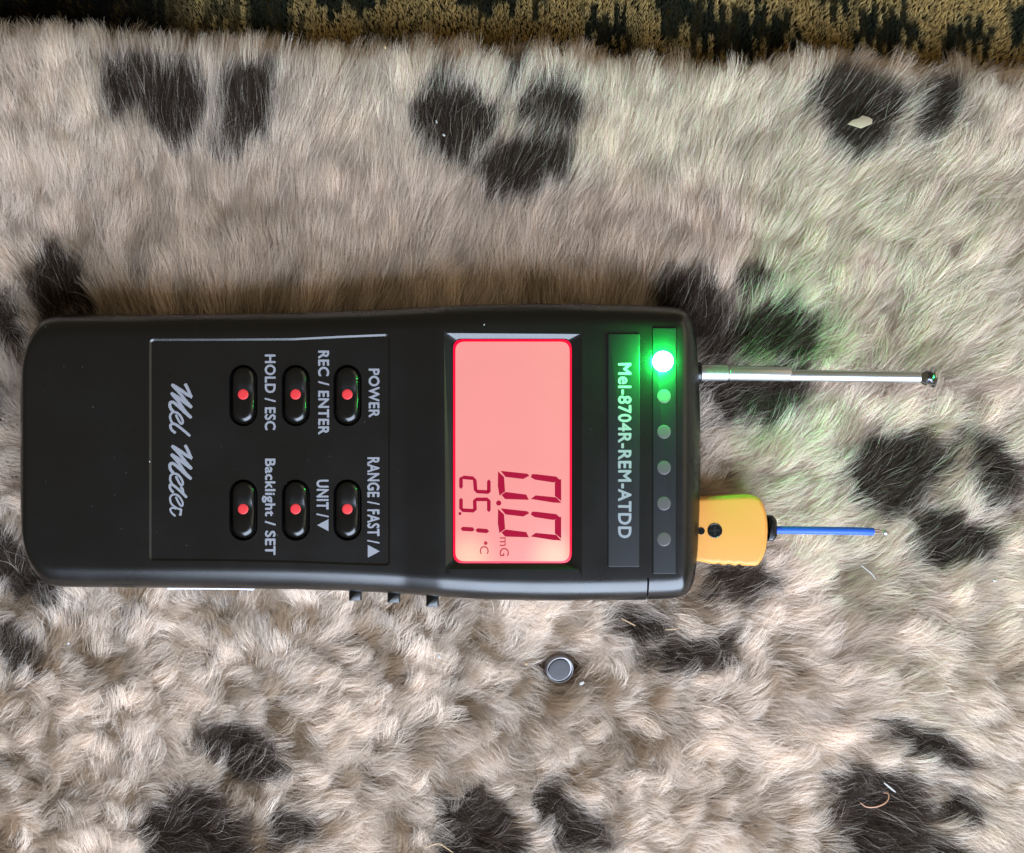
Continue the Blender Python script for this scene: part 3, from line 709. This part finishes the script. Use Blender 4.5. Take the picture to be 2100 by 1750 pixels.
fibre('curled_fibre', [(*C10(1180,430),3.5),(*C10(1290,440),4),(*C10(1310,560),4.5),(*C10(1230,680),5),(*C10(1080,760),5.5),(*C10(900,800),6),(*C10(720,780),6),(*C10(580,680),6)], .24, M['copperhair'], 'thin copper coloured curled fibre on the dark spot at the lower right', 'fibre')
fibre('straw_bit', [C10(1190,165),C10(1340,290),C10(1490,410)], .27, M['lint'], 'short pale straight straw just above the copper curled fibre', 'straw', 5.5)
C6 = crop(800, 1400, 2.333)
fibre('straw_bit', [C6(560,1575),C6(600,1560),C6(640,1552),C6(680,1575),C6(720,1603)], .20, M['straw'], 'bent straw sliver on the dark spot at the bottom edge', 'straw', 5.5)
fibre('straw_bit', [C6(1680,265),C6(1720,285),C6(1762,308)], .20, M['straw'], 'short straw sliver on brown fur right of the slide switches under the meter', 'straw', 5)
fibre('straw_bit', [C6(1930,330),C6(1970,328),C6(2010,322)], .16, M['straw'], 'tiny flat straw sliver in the dark spot right of the button cell', 'straw', 5)
fibre('white_hair', [C5(1330+0,1640),C5(1365,1668),C5(1410,1705),C5(1440,1745)], .16, M['lint'], 'single stiff white hair lying on fur right of the yellow plug', 'hair', 5.5)
LB = [(1765+0,0)]
specks = [(307,947,24.05,.22,'white dust speck on the meter left of the script lettering'),
 (993,666,25.35,.22,'white dust speck on the meter above the screen'),
 (1083,1546/1,5,.0,'')]
for px, py, z, r, lab in specks[:2]:
    bm = bmesh.new(); x, y, _ = P(px,py,z); bmesh.ops.create_icosphere(bm, subdivisions=1, radius=r, matrix=Matrix.Translation((x,y,z))@Matrix.Scale(.6,4,(0,0,1)))
    single('dust_speck', bm, M['lint'], lab, 'speck')
fur_specks = [(C6(640,480),.75,'white lint speck on the fur below the slide switches'),(C6(1455,635),.85,'white lint speck just right of the button cell'),
 ((895,250),.5,'upper of two white specks on the dark spot above the meter'),((910,277),.55,'lower of two white specks on the dark spot above the meter'),
 (C6(1138,524),.55,'beige crumb just left of the button cell'),(C9(872,1057),.9,'cream flake fragment on pale fur at the upper right'),
 ((790,97),.6,'orange crumb at the rolled edge of the blanket near the rug'),((2040,1190),.7,'white lint speck at the right below the dark spots'),((140,1320),.6,'white lint speck low on the left side')]
for (px, py), r, lab in fur_specks:
    z = 4.6; bm = bmesh.new(); x, y, _ = P(px,py,z); a = rng.random()*3.1
    bmesh.ops.create_icosphere(bm, subdivisions=2, radius=r, matrix=Matrix.Translation((x,y,z))@Matrix.Rotation(a,4,'Z')@Matrix.Scale(.55,4,(0,1,0))@Matrix.Scale(.5,4,(0,0,1)))
    for v in bm.verts: v.co += Vector(rng.normal(0,.09*r,3))
    single('lint_speck', bm, M['straw'] if 'crumb' in lab else M['paper'] if 'fragment' in lab else M['lint'], lab, 'speck')

# fine dust on the case
bm = bmesh.new(); r_ = np.random.default_rng(21)
for k in range(70):
    px = r_.uniform(80, 1230); py = r_.uniform(665, 1165)
    if 905 < px < 1200 and 670 < py < 1180: continue
    z = 24.02 if px < 845 else 25.32
    if 300 < px < 806 and 690 < py < 1165: z = ZL+.02
    if 825 <= px <= 905: continue
    x, y, _ = P(px, py, z); rr = r_.uniform(.05, .13)
    bmesh.ops.create_icosphere(bm, subdivisions=1, radius=rr, matrix=Matrix.Translation((x,y,z))@Matrix.Rotation(r_.random()*3,4,'Z')@Matrix.Diagonal((1+r_.random(),.6,.4,1)))
d_ = link('dust', bm, mat('dust', (.16,.155,.15), .9, bump=(900,.00001,.03))); d_['kind'] = 'stuff'; d_['label'] = 'fine dust scattered over the black meter case'; d_['category'] = 'dust'
